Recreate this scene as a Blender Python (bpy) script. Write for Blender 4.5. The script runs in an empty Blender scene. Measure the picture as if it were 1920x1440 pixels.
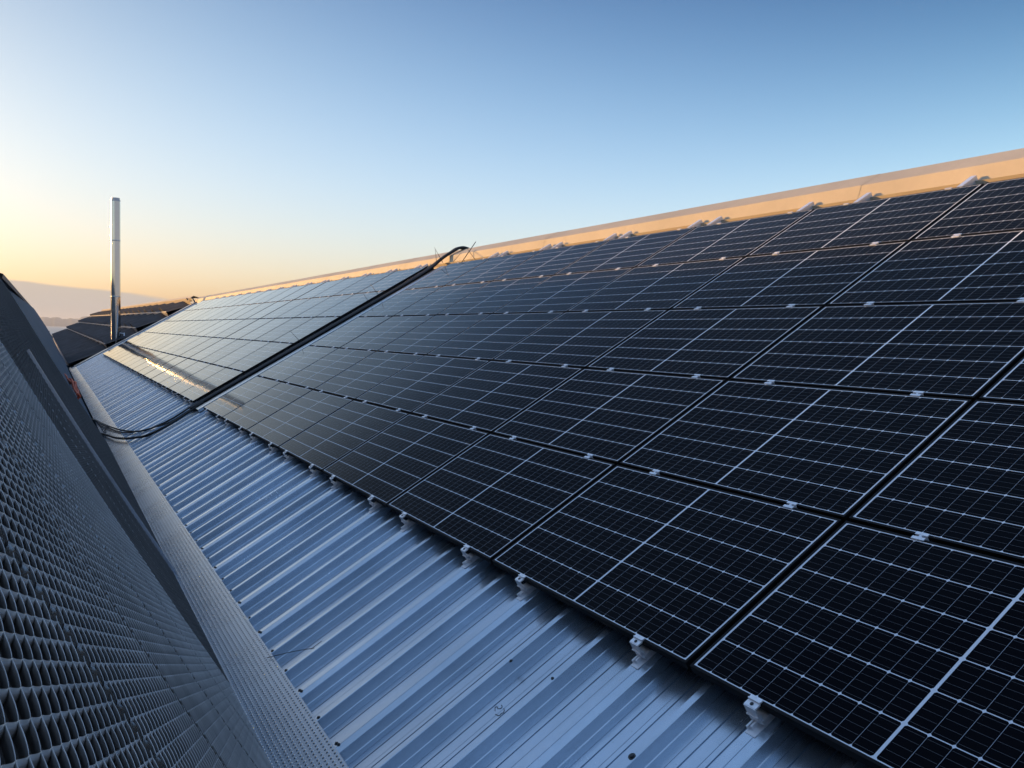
import bpy, math, random
import numpy as np
from mathutils import Matrix, Vector

scene = bpy.context.scene
PI = math.pi
random.seed(7)
rng = np.random.default_rng(7)

# ------------------------------------------------------------------ camera
# world: Y runs along the eave into the distance, X points up the slope, Z up
cam_d = bpy.data.cameras.new("camera")
cam = bpy.data.objects.new("camera", cam_d)
scene.collection.objects.link(cam)
scene.camera = cam
cam_d.sensor_width = 36.0
cam_d.lens = 36.0 * 1618.5 / 1920.0
cam_d.clip_start = 0.02
cam_d.clip_end = 60000
R0 = Vector((0.88061239, -0.47327126, 0.02315461))
FW = Vector((0.47379585, 0.87883667, -0.05624599))
UPV = R0.cross(FW).normalized()
CAM = Vector((-2.31106621, -2.72007384, 1.34283472))
cam.matrix_world = Matrix(((R0.x, UPV.x, -FW.x, CAM.x), (R0.y, UPV.y, -FW.y, CAM.y),
                           (R0.z, UPV.z, -FW.z, CAM.z), (0, 0, 0, 1)))

# ------------------------------------------------------------------ light
SUN_EL, SUN_AZ = math.radians(6.0), math.radians(40.0)   # azimuth from +Y towards -X
sun_dir = Vector((-math.sin(SUN_AZ) * math.cos(SUN_EL), math.cos(SUN_AZ) * math.cos(SUN_EL), math.sin(SUN_EL)))
sl = bpy.data.lights.new("sun", 'SUN')
sl.energy = 4.0
sl.angle = math.radians(0.5)
sl.color = (1.0, 0.54, 0.17)
so = bpy.data.objects.new("sun", sl)
so.rotation_euler = sun_dir.to_track_quat('Z', 'Y').to_euler()
so.location = (0, 0, 40)
scene.collection.objects.link(so)

world = bpy.data.worlds.new("World")
scene.world = world
world.use_nodes = True
wt = world.node_tree
wt.nodes.clear()
def wn(t, **k):
    n = wt.nodes.new(t)
    for a, b in k.items():
        setattr(n, a, b)
    return n
out = wn('ShaderNodeOutputWorld')
bg = wn('ShaderNodeBackground')
bg.inputs['Strength'].default_value = 0.12
wt.links.new(bg.outputs[0], out.inputs[0])
sky = wn('ShaderNodeTexSky', sky_type='NISHITA', sun_disc=False)
sky.sun_elevation = SUN_EL
sky.sun_rotation = -SUN_AZ
sky.altitude = 100
sky.air_density = 1.0
sky.dust_density = 1.6
sky.ozone_density = 1.6
# tune the clear evening sky: smooth factor of height z and of the angle to the sun, then a low cloud bank
def wm(op, *a, clamp=False):
    n = wn('ShaderNodeMath', operation=op); n.use_clamp = clamp
    for i, x in enumerate(a):
        if isinstance(x, (int, float)): n.inputs[i].default_value = x
        else: wt.links.new(x, n.inputs[i])
    return n.outputs[0]
wtc = wn('ShaderNodeTexCoord'); wsep = wn('ShaderNodeSeparateXYZ'); wt.links.new(wtc.outputs['Generated'], wsep.inputs[0])
wx, wy, wz = wsep.outputs
cg = wm('ADD', wm('ADD', wm('MULTIPLY', wx, sun_dir.x), wm('MULTIPLY', wy, sun_dir.y)), wm('MULTIPLY', wz, sun_dir.z))
cg = wm('MAXIMUM', wm('MINIMUM', cg, .88), -.2)
zc = wm('MAXIMUM', wm('MINIMUM', wz, .37), 0.0)
KC = [(1.289, 1.061, 1.272), (-1.392, .118, -.829), (-1.548, -1.242, -.812), (-9.224, -8.401, -4.461), (6.528, 4.613, 3.320), (-.108, -.250, -.626)]
terms = [zc, cg, wm('MULTIPLY', zc, zc), wm('MULTIPLY', zc, cg), wm('MULTIPLY', cg, cg)]
comb = wn('ShaderNodeCombineXYZ')
for ch in range(3):
    acc = KC[0][ch]
    for k_, t_ in zip(KC[1:], terms): acc = wm('ADD', wm('MULTIPLY', t_, k_[ch]), acc)
    wt.links.new(wm('EXPONENT', acc), comb.inputs[ch])
vm = wn('ShaderNodeVectorMath', operation='MULTIPLY')
wt.links.new(sky.outputs[0], vm.inputs[0]); wt.links.new(comb.outputs[0], vm.inputs[1])
# the sky opposite the sun and overhead, outside the photograph
cr = wn('ShaderNodeValToRGB'); e_ = cr.color_ramp.elements
for _ in range(2): e_.new(.5)
for el_, (p_, c_) in zip(e_, [(0, (.58, .56, .54)), (.12, (.46, .51, .60)), (.35, (.26, .40, .66)), (1, (.28, .46, .78))]):
    el_.position = p_; el_.color = (*[q_/1.516 for q_ in c_], 1)
wt.links.new(wm('MAXIMUM', wz, 0.0), cr.inputs[0])
bsc = wn('ShaderNodeVectorMath', operation='SCALE'); wt.links.new(cr.outputs[0], bsc.inputs[0]); bsc.inputs['Scale'].default_value = 1/.12
bk = wn('ShaderNodeMapRange', interpolation_type='SMOOTHSTEP'); wt.links.new(wm('ADD', wm('ADD', wm('MULTIPLY', wx, sun_dir.x), wm('MULTIPLY', wy, sun_dir.y)), wm('MULTIPLY', wz, 0.0)), bk.inputs[0]); bk.inputs[1].default_value = -.12; bk.inputs[2].default_value = -.5
zk = wn('ShaderNodeMapRange', interpolation_type='SMOOTHSTEP'); wt.links.new(wz, zk.inputs[0]); zk.inputs[1].default_value = .38; zk.inputs[2].default_value = .62
bmix = wn('ShaderNodeMix', data_type='RGBA'); wt.links.new(wm('MAXIMUM', bk.outputs[0], zk.outputs[0]), bmix.inputs['Factor'])
wt.links.new(vm.outputs[0], bmix.inputs['A']); wt.links.new(bsc.outputs[0], bmix.inputs['B'])
az_ = wm('DIVIDE', wx, wm('MAXIMUM', wy, .05))                    # tangent of azimuth, positive to the right
wns = wn('ShaderNodeTexNoise'); wns.inputs['Scale'].default_value = 9; wns.inputs['Detail'].default_value = 5
wmp = wn('ShaderNodeMapping'); wmp.inputs['Scale'].default_value = (1, 1, 5); wt.links.new(wtc.outputs['Generated'], wmp.inputs[0]); wt.links.new(wmp.outputs[0], wns.inputs['Vector'])
top = wm('ADD', wm('SUBTRACT', .0415, wm('MULTIPLY', wm('MAXIMUM', az_, -.1), .10)), wm('MULTIPLY', wm('SUBTRACT', wns.outputs['Fac'], .5), .010))
cm_ = wn('ShaderNodeMapRange', interpolation_type='SMOOTHSTEP')
wt.links.new(wm('SUBTRACT', top, wz), cm_.inputs[0]); cm_.inputs[1].default_value = -.0010; cm_.inputs[2].default_value = .0030
inner = wn('ShaderNodeMapRange'); wt.links.new(wz, inner.inputs[0]); inner.inputs[1].default_value = .004; inner.inputs[2].default_value = .045
cc_ = wn('ShaderNodeMix', data_type='RGBA'); wt.links.new(inner.outputs[0], cc_.inputs['Factor'])
cc_.inputs['A'].default_value = (2.55, 2.72, 2.85, 1); cc_.inputs['B'].default_value = (3.2, 2.85, 2.55, 1)
cmx = wn('ShaderNodeMix', data_type='RGBA')
wt.links.new(wm('MULTIPLY', cm_.outputs[0], .9), cmx.inputs['Factor']); wt.links.new(bmix.outputs['Result'], cmx.inputs['A']); wt.links.new(cc_.outputs['Result'], cmx.inputs['B'])
wt.links.new(cmx.outputs['Result'], bg.inputs['Color'])

scene.view_settings.view_transform = 'Standard'
scene.view_settings.look = 'None'
scene.view_settings.exposure = 0.6
scene.view_settings.gamma = 1.0
scene.cycles.max_bounces = 8
scene.cycles.glossy_bounces = 4
scene.cycles.sample_clamp_indirect = 40

# ------------------------------------------------------------------ helpers
TILT = math.radians(30.72342777)
CT, ST = math.cos(TILT), math.sin(TILT)
def rp(v, u, h):
    """roof coordinates (up-slope, along eave, above panel plane) -> world"""
    return Vector((v * CT - h * ST, u, v * ST + h * CT))
ROOFM = Matrix(((CT, 0, -ST, 0), (0, 1, 0, 0), (ST, 0, CT, 0), (0, 0, 0, 1)))

def link(o, parent=None):
    scene.collection.objects.link(o)
    if parent is not None:
        o.parent = parent
    return o
def tag(o, label=None, cat=None, group=None, kind=None):
    if label: o['label'] = label
    if cat: o['category'] = cat
    if group: o['group'] = group
    if kind: o['kind'] = kind
    return o
def empty(name, loc=(0, 0, 0), mat=None):
    o = bpy.data.objects.new(name, None)
    o.empty_display_size = 0.1
    if mat is not None: o.matrix_world = mat
    else: o.location = loc
    return link(o)
def mesh_np(name, V, F, mat, smooth=False):
    """V (n,3) array, F (m,4) quad array"""
    me = bpy.data.meshes.new(name)
    V = np.asarray(V, dtype=np.float32); F = np.asarray(F, dtype=np.int32)
    m = len(F); k = F.shape[1]
    me.vertices.add(len(V)); me.vertices.foreach_set('co', V.ravel())
    me.loops.add(m * k); me.loops.foreach_set('vertex_index', F.ravel())
    me.polygons.add(m)
    me.polygons.foreach_set('loop_start', np.arange(0, m * k, k, dtype=np.int32))
    if smooth: me.polygons.foreach_set('use_smooth', np.ones(m, dtype=bool))
    me.materials.append(mat)
    me.update(calc_edges=True)
    me.validate()
    return me
class MB:
    def __init__(s): s.v = []; s.f = []; s.sm = []
    def add(s, vs, fs, smooth=False):
        b = len(s.v); s.v += [tuple(x) for x in vs]
        for f in fs: s.f.append([b + i for i in f]); s.sm.append(smooth)
    def box(s, a, b, M=None):
        x0, y0, z0 = a; x1, y1, z1 = b
        vs = [Vector(p) for p in ((x0,y0,z0),(x1,y0,z0),(x1,y1,z0),(x0,y1,z0),(x0,y0,z1),(x1,y0,z1),(x1,y1,z1),(x0,y1,z1))]
        if M is not None: vs = [M @ p for p in vs]
        s.add(vs, [(3,2,1,0),(4,5,6,7),(0,1,5,4),(1,2,6,5),(2,3,7,6),(3,0,4,7)])
    def extrude(s, prof, a, b, closed=False, f=None, smooth=False, cap=False):
        """prof: list of (p,q); f(p,q,t)->world for t in a,b"""
        n = len(prof)
        vs = [f(p, q, a) for p, q in prof] + [f(p, q, b) for p, q in prof]
        fs = [(i, (i+1) % n, n + (i+1) % n, n + i) for i in range(n if closed else n-1)]
        if cap: fs += [tuple(range(n))[::-1], tuple(range(n, 2*n))]
        s.add(vs, fs, smooth)
    def tube(s, pts, r, seg=8, cap=True):
        pts = [Vector(p) for p in pts]; n = len(pts); vs = []
        rr = r if isinstance(r, (list, tuple)) else [r] * n
        ref = Vector((0, 0, 1))
        for i, p in enumerate(pts):
            d = (pts[min(i+1, n-1)] - pts[max(i-1, 0)]).normalized()
            a = d.cross(ref)
            if a.length < 1e-3: a = d.cross(Vector((1, 0, 0)))
            a.normalize(); b = d.cross(a)
            for k in range(seg):
                t = 2*PI*k/seg; vs.append(p + (a*math.cos(t) + b*math.sin(t)) * rr[i])
        fs = []
        for i in range(n-1):
            for k in range(seg):
                fs.append((i*seg+k, i*seg+(k+1) % seg, (i+1)*seg+(k+1) % seg, (i+1)*seg+k))
        s.add(vs, fs, True)
        if cap:
            s.f.append([len(s.v)-n*seg + k for k in range(seg)][::-1]); s.sm.append(False)
            s.f.append([len(s.v)-seg + k for k in range(seg)]); s.sm.append(False)
    def mesh(s, name, mat):
        me = bpy.data.meshes.new(name); me.from_pydata(s.v, [], s.f)
        for p, q in zip(me.polygons, s.sm): p.use_smooth = q
        me.materials.append(mat); me.update(); return me
    def build(s, name, mat, parent=None):
        return link(bpy.data.objects.new(name, s.mesh(name, mat)), parent)
def catmull(pts, n=8):
    P = [Vector(p) for p in pts]; P = [2*P[0]-P[1]] + P + [2*P[-1]-P[-2]]
    o = []
    for i in range(1, len(P)-2):
        a, b, c, d = P[i-1:i+3]
        for k in range(n):
            t = k/n
            o.append(0.5*((2*b)+(c-a)*t+(2*a-5*b+4*c-d)*t*t+(3*b-a-3*c+d)*t**3))
    o.append(P[-2]); return o

# ------------------------------------------------------------------ materials
class NT:
    def __init__(s, name):
        s.m = bpy.data.materials.new(name); s.m.use_nodes = True
        s.t = s.m.node_tree; s.t.nodes.clear()
        s.out = s.n('ShaderNodeOutputMaterial'); s.b = s.n('ShaderNodeBsdfPrincipled')
        s.l(s.b.outputs[0], s.out.inputs[0])
    def n(s, t, **k):
        n = s.t.nodes.new(t)
        for a, b in k.items(): setattr(n, a, b)
        return n
    def l(s, a, b): s.t.links.new(a, b)
    def math(s, op, *a, clamp=False):
        n = s.n('ShaderNodeMath', operation=op); n.use_clamp = clamp
        for i, x in enumerate(a):
            if isinstance(x, (int, float)): n.inputs[i].default_value = x
            else: s.l(x, n.inputs[i])
        return n.outputs[0]
    def mix(s, fac, a, b):
        n = s.n('ShaderNodeMix', data_type='RGBA')
        for sock, x in ((n.inputs['Factor'], fac), (n.inputs['A'], a), (n.inputs['B'], b)):
            if isinstance(x, (int, float)): sock.default_value = x
            elif isinstance(x, tuple): sock.default_value = (*x, 1)
            else: s.l(x, sock)
        return n.outputs['Result']
    def noise(s, scale, detail=3, rough=.5, vec=None, sc3=None):
        n = s.n('ShaderNodeTexNoise'); n.inputs['Scale'].default_value = scale
        n.inputs['Detail'].default_value = detail; n.inputs['Roughness'].default_value = rough
        if vec is None: vec = s.n('ShaderNodeTexCoord').outputs['Object']
        if sc3:
            mp = s.n('ShaderNodeMapping'); mp.inputs['Scale'].default_value = sc3; s.l(vec, mp.inputs[0]); vec = mp.outputs[0]
        s.l(vec, n.inputs['Vector']); return n.outputs['Fac']
    def ramp(s, x, stops):
        n = s.n('ShaderNodeValToRGB'); cr = n.color_ramp
        while len(cr.elements) < len(stops): cr.elements.new(.5)
        for e, (p, c) in zip(cr.elements, stops):
            e.position = p; e.color = (c, c, c, 1) if isinstance(c, (int, float)) else (*c, 1)
        s.l(x, n.inputs[0]); return n.outputs[0]
    def set(s, **k):
        names = dict(base='Base Color', rough='Roughness', metal='Metallic', spec='Specular IOR Level', coat='Coat Weight', coatr='Coat Roughness', ior='IOR', coation='Coat IOR', aniso='Anisotropic')
        for a, v in k.items():
            i = s.b.inputs[names[a]]
            if isinstance(v, (int, float)): i.default_value = v
            elif isinstance(v, tuple): i.default_value = (*v, 1)
            else: s.l(v, i)
        return s
    def bump(s, h, strength=.3, dist=.01):
        n = s.n('ShaderNodeBump'); n.inputs['Strength'].default_value = strength; n.inputs['Distance'].default_value = dist
        s.l(h, n.inputs['Height']); s.l(n.outputs[0], s.b.inputs['Normal']); return s
def simple(name, base, rough=.5, metal=0., var=.25, scale=8., bump=.0):
    t = NT(name)
    nz = t.noise(scale, 4, .6)
    lo = tuple(c*(1-var) for c in base); hi = tuple(min(1, c*(1+var)) for c in base)
    t.set(base=t.mix(t.ramp(nz, [(.3, 0.), (.7, 1.)]), lo, hi), rough=rough, metal=metal)
    if bump: t.bump(nz, bump, .01)
    return t.m

# solar panel glass: object x up-slope 0..1.035, object y along row 0..1.775
PW, PL = 1.035, 1.775
PU, PV = 1.801, 1.055
t = NT('panel_glass')
tc = t.n('ShaderNodeTexCoord'); sp = t.n('ShaderNodeSeparateXYZ'); t.l(tc.outputs['Object'], sp.inputs[0])
X, Y = sp.outputs[0], sp.outputs[1]
mx, my = 0.0160, 0.0225
cx = (PW - 2*mx) / 6
midw = 0.012
cy = (PL - 2*my - midw) / 20
xs = t.math('DIVIDE', t.math('SUBTRACT', X, mx), cx)
dx = t.math('MULTIPLY', t.math('PINGPONG', xs, .5), cx)                    # distance to cell line across
yc = t.math('SUBTRACT', t.math('ABSOLUTE', t.math('SUBTRACT', Y, PL/2)), midw/2)
ys = t.math('DIVIDE', yc, cy)
dy = t.math('MULTIPLY', t.math('PINGPONG', ys, .5), cy)
lineX = t.math('LESS_THAN', dx, 0.0019)
lineY = t.math('LESS_THAN', dy, 0.0008)
diam = t.math('LESS_THAN', t.math('ADD', dx, dy), 0.0088)
mid = t.math('LESS_THAN', yc, 0.0)
rimx = t.math('GREATER_THAN', t.math('ABSOLUTE', t.math('SUBTRACT', X, PW/2)), PW/2 - mx)
rimy = t.math('GREATER_THAN', t.math('ABSOLUTE', t.math('SUBTRACT', Y, PL/2)), PL/2 - my)
white = lineX
for q in (diam, mid, rimx, rimy): white = t.math('MAXIMUM', white, q)
bus = t.math('PINGPONG', t.math('ADD', t.math('MULTIPLY', xs, 5.0), .5), .5)   # five busbars a cell
bus = t.math('LESS_THAN', t.math('MULTIPLY', bus, cx/5), 0.00055)
bus = t.math('MULTIPLY', bus, t.math('GREATER_THAN', dy, 0.005))
info = t.n('ShaderNodeObjectInfo')
nzc = t.noise(.6, 2)
cell = t.mix(nzc, (.0004, .0006, .0022), (.0008, .0011, .0034))
col = t.mix(t.math('MULTIPLY', bus, .8), cell, (.14, .145, .16))
col = t.mix(lineY, col, (.36, .39, .44))
col = t.mix(white, col, (.74, .78, .84))
t.set(base=col, rough=.5, spec=0.0)
dirt = t.noise(1.3, 5, .6)
# anti-reflective glass: hardly any mirror when seen steeply, strong at grazing angles
lw = t.n('ShaderNodeLayerWeight'); lw.inputs['Blend'].default_value = .5
fr_ = t.ramp(lw.outputs['Facing'], [(0, .003), (.35, .005), (.61, .018), (.69, .035), (.74, .075), (.82, .21), (.90, .52), (.945, .74), (1., .96)])
gl = t.n('ShaderNodeBsdfGlossy'); gl.inputs['Color'].default_value = (1, 1, 1, 1)
t.l(t.ramp(dirt, [(.3, .03), (.75, .06)]), gl.inputs['Roughness'])
oi = t.n('ShaderNodeObjectInfo')
ms = t.n('ShaderNodeMixShader'); t.l(t.math('MULTIPLY', fr_, t.math('MULTIPLY_ADD', oi.outputs['Random'], .08, .96)), ms.inputs[0]); t.l(t.b.outputs[0], ms.inputs[1]); t.l(gl.outputs[0], ms.inputs[2]); t.l(ms.outputs[0], t.out.inputs[0])
M_GLASS = t.m
M_FRAME = simple('black_anodised_aluminium', (.006, .006, .007), .6, 0, .1)
M_FRAME.node_tree.nodes['Principled BSDF'].inputs['Specular IOR Level'].default_value = .12
M_FRAMETOP = M_FRAME
M_ALU = simple('mill_aluminium', (.80, .81, .84), .42, .6, .08, 30)
M_BLACK = simple('black_rubber', (.012, .012, .013), .55, 0, .2, 30)
M_DARKSCREW = simple('dark_screw', (.04, .045, .05), .45, .5, .2, 60)

def galv(name, base, rough, spots=.5, sc=(1, 1, 1), metal=.85):
    t = NT(name)
    tc = t.n('ShaderNodeTexCoord').outputs['Object']
    sp = t.noise(26, 4, .65, tc)
    big = t.noise(1.1, 4, .6, tc)
    st = t.noise(7, 3, .6, tc, (.12, 1.6, 1))
    v = t.n('ShaderNodeTexVoronoi'); v.inputs['Scale'].default_value = 60; t.l(tc, v.inputs['Vector'])
    c = t.mix(t.ramp(big, [(.3, 0.), (.7, 1.)]), tuple(x*.80 for x in base), base)
    c = t.mix(t.math('MULTIPLY', t.ramp(sp, [(.45, 0.), (.75, 1.)]), .28*spots), c, tuple(x*.6 for x in base))
    c = t.mix(t.math('MULTIPLY', t.ramp(st, [(.5, 0.), (.8, 1.)]), .35*spots), c, tuple(x*.6 for x in base))
    dots = t.noise(95, 2, .5, tc)
    c = t.mix(t.math('MULTIPLY', t.ramp(dots, [(.70, 0.), (.76, 1.)]), .6*spots), c, (.05, .055, .06))
    r = t.math('ADD', t.math('MULTIPLY', v.outputs['Distance'], .03), t.math('MULTIPLY_ADD', big, .12, rough-.05))
    t.set(base=c, rough=r, metal=metal)
    return t
M_ROOF = galv('galvanised_sheet', (.58, .67, .76), .22, .6).m
M_FLASH = galv('galvanised_flashing', (.46, .54, .63), .25, .2)
# dimpled grip strip: object coords x across (v), y along
t = M_FLASH
tc = t.n('ShaderNodeTexCoord').outputs['Object']
sp = t.n('ShaderNodeSeparateXYZ'); t.l(tc, sp.inputs[0])
py, px = .034, .0285
ry = t.math('DIVIDE', sp.outputs[0], px); row = t.math('FLOOR', ry)
ax = t.math('ABSOLUTE', t.math('SUBTRACT', t.math('FRACT', ry), .5))
off = t.math('MULTIPLY', t.math('MODULO', t.math('ABSOLUTE', row), 2.0), .5)
ay = t.math('ABSOLUTE', t.math('SUBTRACT', t.math('FRACT', t.math('ADD', t.math('DIVIDE', sp.outputs[1], py), off)), .5))
d = t.math('SQRT', t.math('ADD', t.math('POWER', t.math('MULTIPLY', ax, px), 2.0), t.math('POWER', t.math('MULTIPLY', ay, py), 2.0)))
hole = t.math('LESS_THAN', d, .0042)
lip = t.ramp(t.math('DIVIDE', d, .009), [(0, 1.), (.25, .95), (1., 0.)])
base_in = t.b.inputs['Base Color'].links[0].from_socket
t.set(base=t.mix(hole, base_in, (.01, .012, .015)))
bn = t.n('ShaderNodeBump'); bn.inputs['Strength'].default_value = .7; bn.inputs['Distance'].default_value = .004
t.l(lip, bn.inputs['Height']); t.l(bn.outputs[0], t.b.inputs['Normal'])
M_STRIP = t.m
M_FLASH = galv('plain_flashing', (.52, .54, .57), .34, .3).m
M_RIDGE = galv('ridge_sheet', (.54, .46, .34), .55, .3, metal=.0).m
M_MESH = simple('expanded_steel', (.50, .49, .48), .34, .6, .18, 5)
M_MESHBAR = simple('joint_bar', (.42, .47, .54), .35, .8, .1, 6)
M_BACK = simple('dark_backing', (.030, .026, .024), .9, 0, .5, 3)
M_CLAD = simple('painted_cladding', (.085, .105, .13), .75, 0, .15, 1.2)
M_CLAD.node_tree.nodes['Principled BSDF'].inputs['Specular IOR Level'].default_value = .15
M_TRIM = simple('sun_rim_trim', (.30, .24, .20), .45, .5, .2, 4)  # warm brown stands in for the sun rim along the top edge
M_DARKROOF = simple('weathered_corrugated', (.034, .036, .042), .8, 0, .45, 1.6)
M_DARKROOF.node_tree.nodes['Principled BSDF'].inputs['Specular IOR Level'].default_value = .2
M_PALE = simple('pale_band', (.42, .40, .39), .7, 0, .2, 1.2)
M_WALL = simple('render_wall', (.30, .29, .27), .85, 0, .15, 1.0)
t = NT('stainless_flue')
nz = t.noise(.9, 3, .5, None, (1, 1, .35))
t.set(base=(.60, .58, .55), metal=1.0, rough=t.ramp(nz, [(.3, .09), (.7, .15)]))
t.bump(t.noise(1.4, 2, .5, None, (1, 1, .4)), .03, .03)
M_FLUE = t.m
M_ORANGE = simple('orange_net', (.55, .10, .04), .7, 0, .4, 20)
M_INK = simple('marker_ink', (.03, .03, .035), .6, 0, .1)

# ------------------------------------------------------------------ solar panels
fm = MB()
T = .038; L = .0125
def fbox(a, b): fm.box(a, b)
fbox((0, 0, -T), (L, PL, 0)); fbox((PW-L, 0, -T), (PW, PL, 0))
fbox((L, 0, -T), (PW-L, L, 0)); fbox((L, PL-L, -T), (PW-L, PL, 0))
ME_FRAME = fm.mesh('frame', M_FRAME)
gm = MB(); gm.box((L, L, -.010), (PW-L, PL-L, -.0015))
ME_GLASS = gm.mesh('glass', M_GLASS)
# back sheet closes the underside inside the glass box already
cm = MB()   # mid clamp, sits across the gap at x = 0 (lower edge of the panel)
W2 = .030
cm.box((-.033, -W2, .0005), (-.019, W2, .0055)); cm.box((-.0195, -W2, -.030), (-.0165, W2, .0050))
cm.box((-.0170, -W2, -.033), (-.0035, W2, -.029)); cm.box((-.0040, -W2, -.030), (-.0010, W2, .0050)); cm.box((-.0012, -W2, .0005), (.013, W2, .0055))
cm.tube([(-.010, 0, -.028), (-.010, 0, .004)], .007, 8)
ME_MID = cm.mesh('clamp', M_ALU)
em = MB()   # end clamp standing on the mini rail, with the rail below it
em.box((-.003, -.030, .0005), (.013, .030, .006)); em.box((-.008, -.030, -.001), (-.003, .030, .009))
em.box((-.034, -.030, -.006), (-.008, .030, .001)); em.box((-.038, -.030, -.040), (-.033, .030, -.001))
em.box((-.044, -.030, -.045), (-.020, .030, -.040)); em.box((-.026, -.030, -.062), (-.021, .030, -.045))
em.box((-.034, -.034, -.070), (.080, .034, -.062)); em.box((-.034, -.034, -.078), (-.031, .034, -.070))
ME_END = em.mesh('end_clamp', M_ALU)
rm = MB()
rm.box((-.085, -.026, -.099), (.10, .026, -.096)); rm.box((-.062, .002, -.096), (.09, .012, -.080)); rm.box((-.070, .018, -.096), (.09, .027, -.080))
rm.box((-.020, -.020, -.096), (.09, -.012, -.078))
ME_FOOT = rm.mesh('mounting_foot', M_ALU)
bm_ = MB(); bm_.tube([(-.021, 0, -.001), (-.021, 0, .0035)], .0075, 10); bm_.tube([(-.021, 0, .0035), (-.021, 0, .005)], .0035, 6)
ME_BOLT = bm_.mesh('bolt', M_DARKSCREW)
tm = MB()
tm.box((PW-.013, -.030, .0005), (PW+.003, .030, .006)); tm.box((PW+.003, -.030, -.035), (PW+.007, .030, .005)); tm.box((PW+.007, -.030, -.035), (PW+.030, .030, -.031))
ME_TOP = tm.mesh('clamp', M_ALU)

ROWN = ['bottom', 'second', 'middle', 'fourth', 'top']
ORD = ['first', 'second', 'third', 'fourth', 'fifth', 'sixth', 'seventh', 'eighth', 'ninth', 'tenth', 'eleventh', 'twelfth',
       'thirteenth', 'fourteenth', 'fifteenth', 'sixteenth']
def clamps_for(c0):
    base = [.33, 1.41]
    o = []
    for k in range(-3, 30):
        for b in base:
            u = b + 1.8*k
            if c0 + .1 < u < c0 + PL - .1: o.append(u - c0)
    return o
def put(me, name, parent, mat=None):
    o = bpy.data.objects.new(name, me)
    if mat is not None: o.matrix_local = mat
    return link(o, parent)
def panel(u0, r, label, group, dh=0.0, tiltj=0.0):
    M = ROOFM @ Matrix.Translation((r*PV + .010, u0, dh)) @ Matrix.Rotation(tiltj, 4, 'Y') @ Matrix.Rotation(random.uniform(-.0012, .0012), 4, 'X')
    e = empty('solar_panel', mat=M)
    tag(e, label, 'solar panel', group)
    put(ME_FRAME, 'frame', e); put(ME_GLASS, 'glass', e)
    for y in clamps_for(u0):
        T_ = Matrix.Translation((0, y, 0))
        if r == 0:
            ec = put(ME_END, 'end_clamp', e, T_)
            put(ME_FOOT, 'mounting_foot', e, T_)
            put(ME_BOLT, 'bolt', ec)
        else: put(ME_MID, 'clamp', e, T_)
        if r == 4: put(ME_TOP, 'clamp', e, T_)
    return e
for c in range(-2, 7):
    for r in range(5):
        panel(c*PU + .013, r, f'{ROWN[r]} row panel of the near array, {ORD[6-c]} column from the black cable run', 'near array solar panels', 0,
              random.uniform(-.0008, .0008))
FAR0 = 13.72
far_us = [FAR0 + k*PU for k in range(4)] + [FAR0 + 4*PU + .05] + [FAR0 + 5*PU + .08 + k*PU for k in range(11)]
for k, u0 in enumerate(far_us):
    for r in range(5):
        panel(u0, r, f'{ROWN[r]} row panel of the far array, {ORD[k]} column past the black cable run', 'far array solar panels', .02,
              random.uniform(-.0008, .0008))
FAR_END = far_us[-1] + PL

# rail ends above the top row
rl = [(2.05, 'single rail end over the nearest column gap in view'), (3.13, 'rail end over the middle of a top panel, second from the right edge'),
      (3.85, 'rail end by the third column gap, third from the right edge')]
rail = MB()
rail.box((0, -.022, -.050), (.41, .022, -.004)); rail.box((.41, -.026, -.050), (.63, -.021, .040)); rail.box((.41, .021, -.050), (.63, .026, .040)); rail.box((.41, -.021, .034), (.63, .021, .040)); rail.box((.41, -.021, -.050), (.60, .021, -.044)); rail.box((-.0, -.040, -.0530), (.60, .040, -.0501))
ME_RAIL = rail.mesh('mounting_rail', M_ALU)
def rail_end(u, lab):
    o = bpy.data.objects.new('mounting_rail', ME_RAIL)
    o.matrix_world = ROOFM @ Matrix.Translation((4.88, u, -.045))
    link(o); tag(o, lab, 'rail', 'rail ends above the top row')
for u, l_ in rl: rail_end(u, 'aluminium ' + l_)
PORD = ORD
i = 0
u = 5.42
while u < 41:
    if not (12.6 < u < 13.7):
        side = 'near array' if u < 13 else 'far array'
        n_ = i if u < 13 else i
        rail_end(u - .18, f'aluminium rail end above the {side}, nearer one of the {PORD[n_ % 16] if n_ < 16 else ORD[n_-16] + " from last"} pair')
        rail_end(u + .18, f'aluminium rail end above the {side}, farther one of the {PORD[n_ % 16] if n_ < 16 else ORD[n_-16] + " from last"} pair')
        i += 1
        if u < 13 < u + 1.8: i = 0
    u += 1.8

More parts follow.
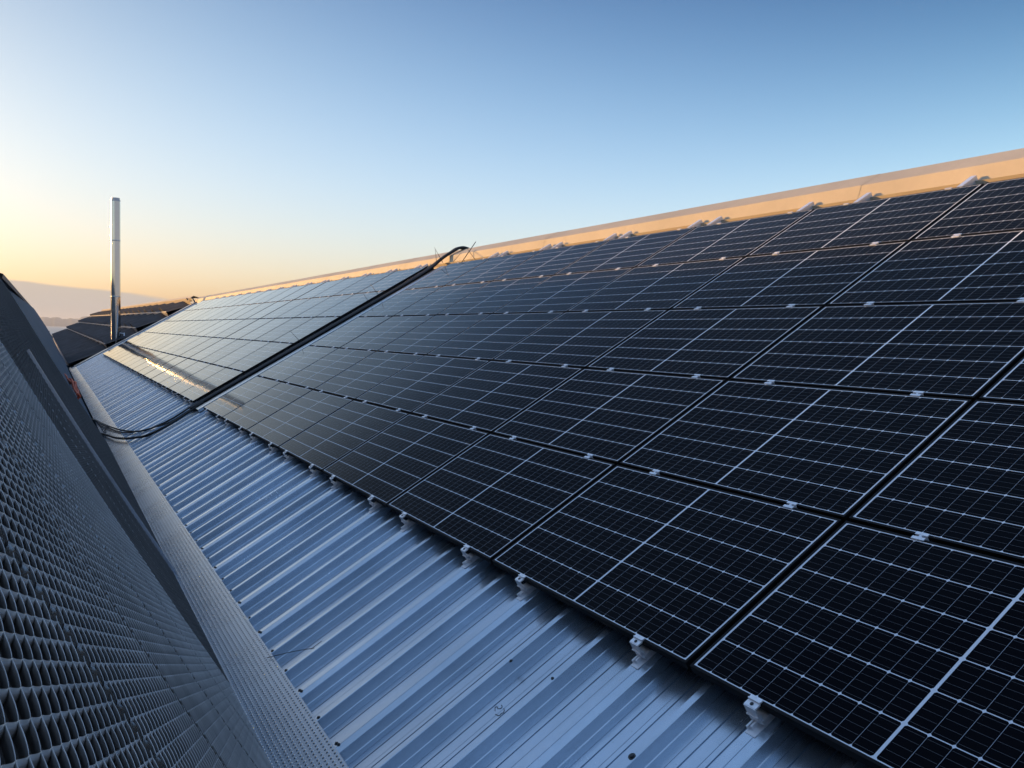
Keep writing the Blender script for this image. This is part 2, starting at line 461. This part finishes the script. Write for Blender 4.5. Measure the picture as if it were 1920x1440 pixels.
# ------------------------------------------------------------------ warehouse roof
RT, RPAN = -.100, -.166
wh = empty('warehouse_building', (3, 20, -7))
tag(wh, 'warehouse with a galvanised ribbed metal roof carrying the solar panels', 'building')
U0, U1 = -5.0, 46.3
j0 = int(math.floor((U0-.33)/.36)); j1 = int(math.ceil((U1-.33)/.36))
prof = []
for j in range(j0, j1):
    c = .33 + .36*j
    wide = (j % 5) in (0, 3)
    if wide:
        pts = [(-.072, RPAN), (-.068, RPAN+.004), (-.064, RT-.010), (-.061, RT-.007), (-.020, RT-.0005), (-.0175, RT-.0045), (-.0170, RT), (.030, RT), (.033, RT-.003), (.052, RPAN)]
    else:
        pts = [(-.050, RPAN), (-.046, RPAN+.004), (-.043, RT-.003), (-.040, RT), (-.010, RT), (-.007, RT-.003), (.024, RPAN)]
    pts += [(.096, RPAN), (.0965, RPAN-.008), (.1035, RPAN-.008), (.104, RPAN), (.130, RPAN), (.1303, RPAN-.003), (.1325, RPAN-.003), (.1328, RPAN),
            (.194, RPAN), (.1945, RPAN-.008), (.202, RPAN-.008), (.2025, RPAN), (.244, RPAN), (.2443, RPAN-.003), (.2467, RPAN-.003), (.247, RPAN)]
    prof += [(c+a, h) for a, h in pts]
rf = MB()
# roof mesh kept in roof-local coordinates so that the material's streaks follow the slope
rows_v = [-1.33, -.6, .4, 2.0, 3.6, 5.40]
n = len(prof)
vs = [(v, p, h) for v in rows_v for p, h in prof]
fs = [(a*n+i, a*n+i+1, (a+1)*n+i+1, (a+1)*n+i) for a in range(len(rows_v)-1) for i in range(n-1)]
rf.add(vs, fs)
def local(mb, name, mat, parent):
    o = mb.build(name, mat, parent)
    o.matrix_world = ROOFM
    o.matrix_parent_inverse = parent.matrix_world.inverted() if parent else Matrix()
    return o
def wpart(mb, name, mat, parent):
    """mesh in world coordinates under an empty"""
    o = mb.build(name, mat, parent)
    o.matrix_parent_inverse = parent.matrix_basis.inverted()
    return o
def lpart(mb, name, mat, parent):
    o = mb.build(name, mat, parent)
    o.matrix_basis = ROOFM
    o.matrix_parent_inverse = parent.matrix_basis.inverted()
    return o
lpart(rf, 'roof', M_ROOF, wh)
# dimpled strip over the eave, in three lengths
us = [-5.0, 1.02, 7.35, 15.75, 22.2, 29, 36, 43, 48.6]
for a, b in zip(us[:-1], us[1:]):
    s = MB()
    hh = RT + .006
    s.extrude([(-1.285, hh-.035), (-1.283, hh), (-1.610, hh), (-1.616, hh-.004), (-1.617, hh-.16)], a, b-.004,
              f=lambda p, q, u: (p, u, q + (.004 if 0 else 0)))
    lpart(s, 'grip_strip', M_STRIP if a < 29 else M_STRIP, wh)
g = MB()
g.extrude([(rp(-1.617, 0, -.13).x, rp(-1.617, 0, -.13).z), (-1.36, -1.30), (-1.42, -1.55), (-1.85, -1.55), (-1.95, -1.2)], 15.3, 50, f=lambda p, q, u: (p, u, q))
wpart(g, 'gutter', M_BLACK, wh)  # black colour stands in for the shade inside the trough
g = MB(); g.box((-1.50, 48.4, -1.35), (-1.05, 49.4, -.80)); wpart(g, 'gutter_end_box', M_CLAD, wh)
# ridge cap
def capseg(a, b, k):
    s = MB()
    e = .0025*(k % 2)
    s.extrude([(4.71-e, 2.50+e), (4.76-e, 2.70+e), (4.83-e, 2.910+e), (4.84, 2.918+e), (5.09, 3.052+e), (5.12, 3.055+e), (5.6, 2.80+e)], a, b + .06, f=lambda p, q, u: (p, u, q))
    return s
cu = -6.0; k = 0
while cu < 47:
    wpart(capseg(cu, min(cu+3.1, 47.2), k), 'ridge_cap', M_RIDGE, wh); cu += 3.1; k += 1
s = MB(); s.extrude([(5.40, RPAN-.002), (5.47, RPAN-.002), (5.47, -.04)], -5, 44.6, f=lambda p, q, u: (p, u, q))
lpart(s, 'rear_closure', M_RIDGE, wh)
# verge at the far end, rear slope and walls
s = MB()
s.extrude([(46.20, RT+.030), (47.05, RT+.030), (47.06, -.75)], -1.33, 5.5, f=lambda p, q, v: (v, p, q))
lpart(s, 'verge_flashing', M_FLASH, wh)
s = MB()
s.add([(5.6, -6, 2.75), (5.6, 47, 2.75), (13, 47, -1.6), (13, -6, -1.6)], [(0, 1, 2, 3)])
wpart(s, 'rear_roof', M_ROOF, wh)
s = MB(); s.box((-1.20, -6, -8), (12.5, 47, -1.75)); wpart(s, 'wall', M_WALL, wh)
s = MB(); s.add([(-1.20, -5.0, -1.3), (4.9, -5.0, 2.5), (12.8, -5.0, -1.7), (-1.2, -5, -1.8)], [(0, 1, 2, 3)]); s.add([(-1.20, 46.5, -1.3), (4.9, 46.5, 2.5), (12.8, 46.5, -1.7), (-1.2, 46.5, -1.8)], [(0, 1, 2, 3)])
wpart(s, 'gable', M_WALL, wh)
# screws along the strip and on the ribs
def screw(v, u, h, r=.008):
    s = MB(); s.tube([(v, u, h), (v, u, h+.002)], r*1.35, 12); s.tube([(v, u, h+.002), (v, u, h+.008)], r*.7, 6)
    lpart(s, 'roof_screw', M_DARKSCREW, wh)
screw(-.41, -.055, RT, .012); screw(-.335, .66, RT, .006); screw(-.385, .99, RT, .007)
for j in range(1, 26):
    c = .33 + .36*j
    w = (j % 5) in (0, 3)
    screw(-1.268, c + (.008 if w else -.025), RT, .008)
    if w: screw(-1.262, c + .03-.045, RT, .007)
    if j % 2: screw(-1.262, c + .075, RPAN, .007)
# marker pen numbers on the pans
def ink(pl, name='marker_writing'):
    s = MB()
    for p in pl:
        s.tube([(v, u, RPAN+.0012) for u, v in p], .0016, 4)
    return lpart(s, name, M_INK, wh)
ink([[(.852, -.606), (.876, -.592), (.865, -.583), (.853, -.590), (.840, -.583), (.836, -.573), (.846, -.566), (.856, -.566)],
     [(.822, -.570), (.806, -.576), (.798, -.588), (.806, -.596), (.800, -.606), (.806, -.613), (.830, -.617)]])
ink([[(2.57, -.507), (2.605, -.496), (2.613, -.474), (2.590, -.471), (2.572, -.484)], [(2.56, -.52), (2.552, -.528)]])
# loose wire by the strip
w = MB(); w.tube(catmull([rp(-1.317, 2.75, -.085), rp(-1.25, 2.66, -.075), rp(-1.15, 2.58, -.09), rp(-1.04, 2.50, -.12)], 5), .0022, 5)
w.tube([rp(-1.08, 2.52, -.11), rp(-1.00, 2.50, -.10)], .002, 4)
o = w.build('loose_wire', M_BLACK); tag(o, 'thin loose dark wire lying over the dimpled strip onto the ribbed roof', 'wire')

# ------------------------------------------------------------------ cables
def conduit(pts, r, ring=.02):
    """corrugated conduit"""
    P = catmull(pts, 10)
    # resample
    L_ = [0]
    for a, b in zip(P[:-1], P[1:]): L_.append(L_[-1] + (b-a).length)
    n = int(L_[-1] / (ring/2)); o = []; j = 0
    for i in range(n+1):
        d_ = L_[-1]*i/n
        while j < len(L_)-2 and L_[j+1] < d_: j += 1
        f_ = (d_-L_[j]) / max(1e-6, L_[j+1]-L_[j]); o.append(P[j].lerp(P[j+1], f_))
    s = MB(); s.tube(o, [r*(1 + (.07 if i % 2 else -.05)) for i in range(len(o))], 8)
    return s
cb = empty('cable_run', rp(0, 13.3, -.1))
tag(cb, 'thick black cable bundle running up the roof between the two arrays and over the ridge', 'cable')
for q, (du, hh, r, top) in enumerate([(.0, .035, .026, .30), (.06, .035, .026, .26), (.12, .035, .026, .22), (.18, .03, .024, .2)]):
    u = 13.30 + du
    pts = [rp(v, u + .012*math.sin(v*2.1+q), -.055+hh) for v in (-.12, .6, 1.4, 2.2, 3.0, 3.8, 4.4)]
    pts += [rp(4.9, u, -.045+hh), rp(5.20, u-.02, -.02+hh), Vector((4.64, u-.03-.03*q, 2.80+hh*.8)), Vector((4.82, u-.08-.03*q, 2.95+hh*.4)), Vector((5.06, u-.18, 3.075+hh*.2)), Vector((5.4, u-.3, 2.92))]
    wpart(conduit(pts, r, .03), 'conduit', M_BLACK, cb)
s = MB()
s.box((-.1, 13.20, -.075), (5.3, 13.52, -.071)); s.box((-.1, 13.196, -.075), (5.3, 13.1995, -.04)); s.box((-.1, 13.5205, -.075), (5.3, 13.524, -.04))
lpart(s, 'cable_tray', M_BLACK, cb)
s = MB(); s.box((-.06, 12.90, -.040), (5.3, 13.15, -.036)); s.box((-.06, 12.896, -.085), (5.3, 12.8995, -.036))
lpart(s, 'tray_cover', M_ROOF, cb)
for (v, u, dv, du, dh) in [(5.30, 13.3, .12, -.02, .30), (5.40, 13.2, .06, .18, .32), (4.0, 13.5, .02, .2, .28), (3.75, 13.5, .02, .12, .22), (2.2, 13.5, -.02, .22, .26), (5.35, 12.6, .1, -.3, .12)]:
    z = MB(); z.tube([rp(v, u, .0), rp(v+dv, u+du, dh)], [.006, .003], 5); wpart(z, 'cable_tie', M_BLACK, cb)
z = MB(); z.tube([rp(5.3, 12.15, -.02), Vector((4.95, 12.35, 3.12))], .008, 5); z.tube([Vector((4.80, 12.4, 2.98)), rp(5.28, 11.5, -.02)], .006, 5); wpart(z, 'tie_wire', M_BLACK, cb)

def rope(name, lab, paths, grp=None):
    e = empty(name, paths[0][0][0]); tag(e, lab, 'cable', grp)
    for pts, r in paths:
        s = MB(); s.tube(catmull(pts, 8), r, 8); wpart(s, 'conduit', M_BLACK, e)
P1 = [(13.3, .15, -.05), (13.74, -.05, -.06), (13.76, -.47, -.075), (13.98, -.78, -.075), (14.4, -.99, -.075), (15.2, -1.18, -.055), (16.4, -1.33, -.05), (17.9, -1.47, -.04), (19.4, -1.57, -.05), (21.5, -1.68, -.18), (23, -1.72, -.3)]
rope('cable', 'twin thin black cables curving from the array gap over the dimpled strip, the farther loop',
     [([rp(v, u, h) for u, v, h in P1], .016), ([rp(v - .02, u-.10-.10*math.sin(i*1.3), h+.014*math.cos(i*1.7)) for i, (u, v, h) in enumerate(P1)], .013)], 'cables over the strip')
P2 = [(13.30, .12, -.04), (13.23, -.4, -.065), (13.23, -.74, -.065), (13.42, -.99, -.06), (13.70, -1.12, -.045), (14.2, -1.27, -.04), (14.95, -1.41, -.035), (15.95, -1.52, -.04), (17.2, -1.62, -.10), (19.5, -1.72, -.24)]
rope('cable', 'thick black cable bundle sagging over the dimpled strip, the nearer loop',
     [([rp(v, u + .03*k, h + .015*(k % 2)) for u, v, h in P2], .014) for k in range(-1, 3)], 'cables over the strip')
e = empty('cable_heap', (-1.6, 18, -1.2)); tag(e, 'tangled heap of black cables in the dark gutter beside the mesh wall', 'cable')
for k in range(16):
    u = 15.5 + k*.35
    pts = [Vector((-1.50 - random.uniform(0, .28), u + i*.8, -1.02 + .35*min(1, k/16)*0 + random.uniform(-.12, .12))) for i in range(7)]
    s = MB(); s.tube(catmull(pts, 5), .03, 6); wpart(s, 'conduit', M_BLACK, e)
for k in range(12):
    u = 16.5 + k*.12
    z = MB(); a = rp(-1.56, u*1.0, -.08); z.tube([a, a + Vector((random.uniform(-.1, .15), random.uniform(-.1, .1), random.uniform(.06, .2)))], [.005, .003], 4); wpart(z, 'cable_tie', M_BLACK, e)
# orange netting rope beyond it
s = MB()
def wat(px_, py_, Yw):
    r = R0*((px_-960)/1618.5) + UPV*(-(py_-720)/1618.5) + FW
    return CAM + r*((Yw-CAM.y)/r.y)
og = [(98.5, 678, 27.5), (104, 688, 26), (110, 697, 24.5), (116, 703, 23.5), (123, 708, 22.5), (131, 714, 21.5), (139, 720, 20.5), (143, 731, 19.5), (147, 742, 18.5)]
pts = [wat(*q) for q in og]
for k in range(7):
    pk = [p + Vector((random.uniform(-.04, .04), random.uniform(-.1, .1), random.uniform(-.07, .05))) for p in pts]
    s.tube(catmull(pk, 5), .022, 5)
o = s.build('orange_netting', M_ORANGE); tag(o, 'bundle of orange netting lying beyond the mesh wall above the black cables', 'netting')

# ------------------------------------------------------------------ mesh-clad building on the left
mb = empty('mesh_clad_building', (-6, 10, -7))
tag(mb, 'neighbouring building with a leaning wall of grey expanded metal mesh', 'building')
ZS = np.array([-1.30, -.94, -.33, .24, .68, 1.14, 1.52, 1.95, 2.20]); XS = np.array([-1.08, -1.29, -1.655, -1.985, -2.235, -2.485, -2.69, -2.93, -3.08])
seg = np.hypot(np.diff(ZS), np.diff(XS)); SA = np.concatenate([[0], np.cumsum(seg)]); SLEN = SA[-1]
def surf(s):
    s = np.clip(s, 0, SLEN)
    return np.interp(s, SA, XS), np.interp(s, SA, ZS)
def frame_at(s):
    e = .12
    x0, z0 = surf(s-e); x1, z1 = surf(s+e)
    tx, tz = x1-x0, z1-z0; l = np.hypot(tx, tz); tx, tz = tx/l, tz/l
    return tx, tz, tz, -tx       # tangent (up-slope), outward normal
LWD, SWD = .1033, .0465
STR0 = -.03; STRP = LWD*9
def ribbons(ua, ub, per, thick, s_from, s_to):
    """expanded metal strands between two joint lines"""
    npd = per
    nu = int(round((ub-ua)/LWD*npd)) + 1
    uu = np.linspace(ua, ub, nu)
    ph = (uu - ua)/LWD
    dstr = np.minimum(np.abs(uu-ua), np.abs(uu-ub))          # distance to the joint
    k0, k1 = int(s_from/(SWD/2)), int(s_to/(SWD/2))
    Vs, Fs = [], []; base = 0
    for k in range(k0, k1):
        fr = (ph + .5*(k % 2)) % 1.0
        tri = 1 - 4*np.abs(fr-.5)                            # -1..1
        
        amp = SWD/4
        loop = np.exp(-(dstr/.020)**2)
        sc = k*SWD/2 + amp*np.clip(tri*1.12, -1, 1)*(1 + .05*loop)
        nrm = 0*loop + .0015*np.sin(fr*2*PI)
        wd = .0205 + .0*loop
        ang = np.radians(np.clip(46 + 3.0*(uu+.2), 44, 55))
        # lower edge is down-slope and sunk, upper edge up-slope and proud
        for_s = wd*np.cos(ang); for_n = wd*np.sin(ang)
        edges = [(sc + for_s*.5, nrm + for_n*.5), (sc, nrm + .0022), (sc - for_s*.5, nrm - for_n*.5)]
        if thick: edges = edges + [(a_ - .0004, n_ - .0016) for a_, n_ in edges[::-1]]
        tx, tz, nx, nz_ = frame_at(np.array([k*SWD/2]))
        x, z = surf(np.array([k*SWD/2]))
        P = []
        for a_, n_ in edges:
            da = a_ - k*SWD/2
            P.append(np.stack([x + tx*da + nx*n_, uu, z + tz*da + nz_*n_], 1))
        ne = len(P); V = np.stack(P, 1).reshape(-1, 3)
        i = np.arange(nu-1)[:, None]*ne; j = np.arange(ne-1 if not thick else ne)[None, :]
        jn = (j+1) % ne
        F = np.stack([i+j, i+jn, i+ne+jn, i+ne+j], -1).reshape(-1, 4)
        Vs.append(V); Fs.append(F + base); base += len(V)
    return np.concatenate(Vs), np.concatenate(Fs)
kk = -4
while True:
    ua = STR0 + kk*STRP; ub = ua + STRP
    if ua > 15.2: break
    ub = min(ub, 15.39)
    near = ub < 2.8
    V, F = ribbons(ua + .018, ub - .018, 12 if near else (8 if ub < 7 else 6), near, .10, SLEN)
    me = mesh_np('mesh_sheet', V, F, M_MESH, False)
    o = link(bpy.data.objects.new('mesh_sheet', me), mb); o.matrix_parent_inverse = mb.matrix_basis.inverted()
    kk += 1
M_LOOP = simple('bright_strand_loops', (.52, .50, .47), .26, .85, .1, 9)
for sj in range(-2, 6):
    us0 = STR0 + sj*STRP; s = MB()
    for k in range(4, int(SLEN/SWD)-1):
        s0 = k*SWD + (.012 if sj % 2 else .0)
        tx, tz, nx, nz_ = [float(q[0]) for q in frame_at(np.array([s0]))]; x, z = [float(q[0]) for q in surf(np.array([s0]))]
        def pt(ds, du, dn): return (x + tx*ds + nx*dn, us0 + du, z + tz*ds + nz_*dn)
        for (cs, cu_, r1, r2, a0, a1, w_) in ((.004, .004, .0190, .0240, -120, 70, .012), (-.014, -.010, .0090, .0130, -20, 170, .010)):
            m = 11; vs = []
            for i in range(m):
                a = math.radians(a0 + (a1-a0)*i/(m-1)); ds = cs + r1*math.sin(a); du = cu_ + r2*math.cos(a)
                vs += [pt(ds - .004, du, -.010), pt(ds, du, .0), pt(ds + .003, du, w_-.006)]
            s.add(vs, [(3*i+q, 3*i+q+1, 3*i+q+4, 3*i+q+3) for i in range(m-1) for q in (0, 1)], True)
    wpart(s, 'joint_loops', M_LOOP, mb)
ss = np.linspace(0, SLEN, 14)
bx, bz = surf(ss)
tx, tz, nx, nz_ = frame_at(ss)
s = MB(); s.extrude([(float(x - .11*a), float(z - .11*b)) for x, z, a, b in zip(bx, bz, nx, nz_)], -6, 15.38, f=lambda p, q, u: (p, u, q))
wpart(s, 'backing_sheet', M_BACK, mb)
s = MB()
for zz in (.1, 1.0, 1.9):
    x_, z_ = surf(np.array([np.interp(zz, ZS, SA)])); s.box((float(x_[0])-.16, -6, zz-.03), (float(x_[0])-.075, 15.38, zz+.03))
wpart(s, 'support_rail', M_BACK, mb)
s = MB(); prof = []
for x, z, a, b in zip(bx, bz, nx, nz_):
    if z < 1.2: prof.append((float(x + .030*a), float(z + .030*b)))
s.extrude(prof, 5.60, 5.645, f=lambda p, q, u: (p, u, q))
s.extrude([(p-.03, q-.017) for p, q in prof], 5.60, 5.602, f=lambda p, q, u: (p, u, q))
s.add([(p, 5.6, q) for p, q in prof] + [(p-.03, 5.6, q-.017) for p, q in prof], [(i, i+1, len(prof)+i+1, len(prof)+i) for i in range(len(prof)-1)])
wpart(s, 'joint_bar', M_MESHBAR, mb)
# smooth cladding beyond the mesh
s = MB()
zz = [-1.35, -.94, -.61, -.24, .25, .76, 1.30, 1.75, 2.19]
xa = [float(np.interp(z, ZS, XS)) - .07 for z in zz]; xa[0] = -1.25
xb = [-1.35, -1.42, -1.48, -1.67, -1.90, -2.11, -2.40, -2.66, -2.93]
nU = 12; vs = []
for i in range(nU):
    f_ = i/(nU-1); uu_ = 17.0 + (50.3-17.0)*f_
    for a, b, z in zip(xa, xb, zz): vs.append((a + (b-a)*f_, uu_, z))
m_ = len(zz)
s.add(vs, [(i*m_+j, (i+1)*m_+j, (i+1)*m_+j+1, i*m_+j+1) for i in range(nU-1) for j in range(m_-1)], True)
wpart(s, 'smooth_cladding', M_CLAD, mb)
s = MB(); s.extrude([(-3.02, 2.16), (-3.0, 2.235), (-3.2, 2.30), (-3.3, 2.2)], 15.35, 50.4, f=lambda p, q, u: (p, u, q)); wpart(s, 'top_trim', M_TRIM, mb)
s = MB(); s.extrude([(-3.12, 2.19), (-3.5, 2.36), (-12, 4.55), (-20, 2.4)], -30, 50.2, f=lambda p, q, u: (p, u, q))
s.extrude([(-6.5, 3.11), (-12, 4.55), (-20, 2.4)], 50.2, 68, f=lambda p, q, u: (p, u, q))  # unseen slope added past the building's end to block the low sun
s.extrude([(-6.5, 3.11), (-12, 4.86), (-20, 2.4)], 68, 168, f=lambda p, q, u: (p, u, q))  # unseen as well, raised so the far corrugated roof stays in shade
wpart(s, 'roof', M_CLAD, mb)  # the hidden roof together with the added sun-blocking slopes
s = MB(); s.box((-20, -6, -8), (-3.4, 50.3, 2.0)); s.box((-3.4, -6, -8), (-1.9, 50.3, -1.3)); wpart(s, 'wall', M_WALL, mb)
s = MB(); s.box((-3.4, 50.1, -1.3), (-2.2, 50.25, 1.0)); s.box((-3.3, 50.1, 1.0), (-2.75, 50.25, 1.9)); wpart(s, 'end_wall', M_CLAD, mb)

# ------------------------------------------------------------------ far corrugated roof
fb = empty('corrugated_roof_building', (2, 90, -7))
tag(fb, 'long low building behind the arrays with a dark weathered corrugated roof', 'building')
N0, N1 = 47.3, 140.0
nA = (rp(5.62, 0, -.10), rp(-1.55, 0, -.10)); fA = (Vector((5.05, 0, 3.45)), Vector((-1.5, 0, -.50)))
def fr(v, u, h):
    """point on the far roof; v as roof v, h above"""
    f_ = (u-N0)/(N1-N0)
    top = nA[0].lerp(fA[0], f_); bot = nA[1].lerp(fA[1], f_)
    w_ = (v+1.55)/(5.62+1.55)
    p = bot.lerp(top, w_); p = p + Vector((-ST, 0, CT))*h; p.y = u
    return p
pitch = 4.4
courses = [(-1.55, .50), (.50, 2.22), (2.22, 3.98), (3.98, 5.34)]
for v0, v1 in courses:
    s = MB(); u = N0; pr = []
    while u < N1-.1:
        pr += [(u, .0), (u+.18*pitch, .0), (u+.50*pitch, .28), (u+.58*pitch, .28), (u+.70*pitch, .0)]; u += pitch
    n = len(pr)
    vs = [fr(v0+.04, p, q + .24) for p, q in pr] + [fr(v1-.03, p, q-.04) for p, q in pr] + [fr(v1-.028, p, -.25) for p, q in pr] + [fr(v0+.04, p, -.05) for p, q in pr]
    s.add(vs, [(i, i+1, n+i+1, n+i) for i in range(n-1)] + [(n+i, n+i+1, 2*n+i+1, 2*n+i) for i in range(n-1)] + [(i, i+1, 3*n+i+1, 3*n+i) for i in range(n-1)])
    wpart(s, 'roof_course', M_DARKROOF, fb)
    s = MB(); us_ = np.linspace(N0, N1, 30)
    vs = [fr(v1+.0, float(u), -.1) for u in us_] + [fr(v1+.0, float(u), .25 if v1 < 5 else .24) for u in us_] + [fr(v1+.035, float(u), .28 if v1 < 5 else .24) for u in us_]
    s.add(vs, [(k*30+i, k*30+i+1, (k+1)*30+i+1, (k+1)*30+i) for k in range(2) for i in range(29)]); wpart(s, 'lap_band', M_PALE if v1 < 5 else M_RIDGE, fb)  # pale colour paints the light caught by lap edges; warm ridge colour on top
s = MB(); vs = []
us_ = np.linspace(N0, N1, 30)
for (v, h) in [(5.47, .10), (5.48, .30), (5.66, .34), (5.9, .1)]: vs += [fr(v, float(u), h) for u in us_]
s.add(vs, [(r*30+i, r*30+i+1, (r+1)*30+i+1, (r+1)*30+i) for r in range(3) for i in range(29)]); wpart(s, 'ridge_cap', M_RIDGE, fb)
s = MB(); vs = [fr(-1.7, N1-2.8, .25), fr(5.66, N1-4.5, .25), fr(5.66, N1, .25), fr(-1.7, N1, .25), fr(-1.7, N1, -.4), fr(5.66, N1, -.4)]
s.add(vs, [(0, 1, 2, 3), (3, 2, 5, 4)]); wpart(s, 'verge_trim', M_PALE, fb)
s = MB(); a, b, c, d = fr(-1.5, N0, -.1), fr(5.6, N0, -.1), fr(5.6, N1-.3, -.1), fr(-1.5, N1-.3, -.1)
e1 = Vector((11, N0, -1)); e2 = Vector((11, N1, -1))
def dn(p): return Vector((p.x, p.y, -8))
s.add([a, b, c, d, dn(a), dn(b), dn(c), dn(d), e1, e2, dn(e1), dn(e2)], [(0, 1, 5, 4), (3, 2, 6, 7), (0, 3, 7, 4), (1, 2, 9, 8), (1, 8, 10, 5), (2, 9, 11, 6), (8, 9, 11, 10), (0, 1, 2, 3)])
wpart(s, 'wall', M_BACK, fb)
s = MB(); u0_ = 60; pa = fr(-1.75, 60, .0); s.tube([fr(-1.62, 50, -.02), fr(-1.62, 138, -.02)], .10, 6); wpart(s, 'gutter', M_PALE, fb)
for nm, (v, u) in zip(('shorter bracket post, left one', 'bracket post, right one'), ((5.40, 48.2), (5.45, 46.6))):
    s = MB(); s.box((v-.03, u-.06, -.1), (v+.03, u-.01, .26)); s.box((v-.03, u-.06, .22), (v+.03, u+.12, .26)); s.box((v-.08, u-.1, -.12), (v+.08, u+.1, -.1))
    o = s.build('bracket_post', M_CLAD); o.matrix_basis = ROOFM
    tag(o, f'small grey steel {nm}, at the ridge past the far array', 'bracket', 'bracket posts at the ridge')

# ------------------------------------------------------------------ chimney
CU = 48.6; CX = .955
ch = empty('chimney', (CX, CU, 0.2)); tag(ch, 'tall polished stainless steel flue pipe standing behind the far array', 'chimney')
s = MB(); n = 48; zs = [0.0, 1.6, 3.2, 4.8, 6.4, 8.02]; rs = [.240]*6
vs = []
for z, r in zip(zs, rs):
    vs += [(CX + r*math.cos(2*PI*k/n), CU + r*math.sin(2*PI*k/n), z) for k in range(n)]
s.add(vs, [(i*n+k, i*n+(k+1) % n, (i+1)*n+(k+1) % n, (i+1)*n+k) for i in range(5) for k in range(n)], True)
wpart(s, 'pipe', M_FLUE, ch)
for z in (2.9, 5.9):
    s = MB(); pr_ = [(.240, z), (.245, z+.01), (.245, z+.05), (.240, z+.06)]
    s.add([(CX + r*math.cos(2*PI*k/n), CU + r*math.sin(2*PI*k/n), zz_) for r, zz_ in pr_ for k in range(n)], [(i*n+k, i*n+(k+1) % n, (i+1)*n+(k+1) % n, (i+1)*n+k) for i in range(3) for k in range(n)], True)
    wpart(s, 'joint_band', M_FLUE, ch)
s = MB()
for r, z0, z1 in ((.245, 8.02, 8.10), (.215, 8.10, 8.20)):
    vs = [(CX + r*math.cos(2*PI*k/n), CU + r*math.sin(2*PI*k/n), z) for z in (z0, z1) for k in range(n)]
    s.add(vs, [(k, (k+1) % n, n+(k+1) % n, n+k) for k in range(n)], True); s.add(vs[n:], [tuple(range(n))]); s.add(vs[:n], [tuple(range(n))[::-1]])
wpart(s, 'cap', M_FLASH, ch)
s = MB(); s.box((CX-.42, CU-.45, -.6), (CX+.45, CU+.45, .38)); wpart(s, 'base_flashing', M_DARKROOF, ch)
s = MB(); s.tube([(CX+.40, CU-.2, .2), (CX+.40, CU-.2, 1.0)], .03, 6); s.tube([(CX+.40, CU-.2, .95), (CX+.1, CU-.1, 1.0)], .02, 6); wpart(s, 'bracket', M_ALU, ch)

# ------------------------------------------------------------------ ground, water, hills
def struct(name, mb_, mat):
    o = mb_.build(name, mat); o['kind'] = 'structure'; return o
GZ = -8.0
s = MB(); s.add([(-400, -300, GZ), (500, -300, GZ), (500, 900, GZ), (-400, 900, GZ)], [(0, 1, 2, 3)])
struct('ground', s, simple('town_ground', (.12, .12, .11), .9, 0, .3, .05))
t = NT('sea_water'); t.set(base=(.10, .15, .19), rough=.35, spec=.5); t.bump(t.noise(.02, 4), .2, 1.0)
s = MB(); s.add([(-40000, -40000, GZ-.5), (40000, -40000, GZ-.5), (40000, 40000, GZ-.5), (-40000, 40000, GZ-.5)], [(0, 1, 2, 3)])
struct('water', s, t.m)
s = MB(); n = 160; D = 6500; vs = []
for i in range(n):
    az = math.radians(-14 + 20*i/(n-1))     # positive to the left
    a = math.degrees(az)
    hgt = 130 + 22*math.sin(a*1.9+1) + 60*math.exp(-((a+3.0)/1.5)**2) + 90*math.exp(-((a+6)/2.2)**2) + 10*math.sin(a*9) + 6*math.sin(a*21+2)
    hgt *= (max(0.0, min(1, (1.9 - a)/2.2))*.5 + .45)*.44
    for dd, hh_ in ((-700, 0.), (-300, .55 + .1*math.sin(a*13)), (0, 1.), (700, .5), (1500, 0.)):
        r = D + dd; vs.append((-math.sin(az)*r + CAM.x, math.cos(az)*r + CAM.y, GZ + hgt*hh_))
s.add(vs, [(i*5+j, (i+1)*5+j, (i+1)*5+j+1, i*5+j+1) for i in range(n-1) for j in range(4)], True)
struct('hills', s, simple('wooded_hills', (.10, .12, .10), .9, 0, .3, .002))

# ------------------------------------------------------------------ haze
t = bpy.data.materials.new('haze'); t.use_nodes = True; nt = t.node_tree; nt.nodes.clear()
o_ = nt.nodes.new('ShaderNodeOutputMaterial'); pv = nt.nodes.new('ShaderNodeVolumePrincipled')
pv.inputs['Color'].default_value = (.80, .86, .96, 1); pv.inputs['Density'].default_value = 1.15e-4; pv.inputs['Anisotropy'].default_value = .2
nt.links.new(pv.outputs[0], o_.inputs['Volume'])
s = MB(); s.box((-39000, -39000, GZ-1.5), (39000, 39000, 96))
o = s.build('haze', t); o['kind'] = 'stuff'
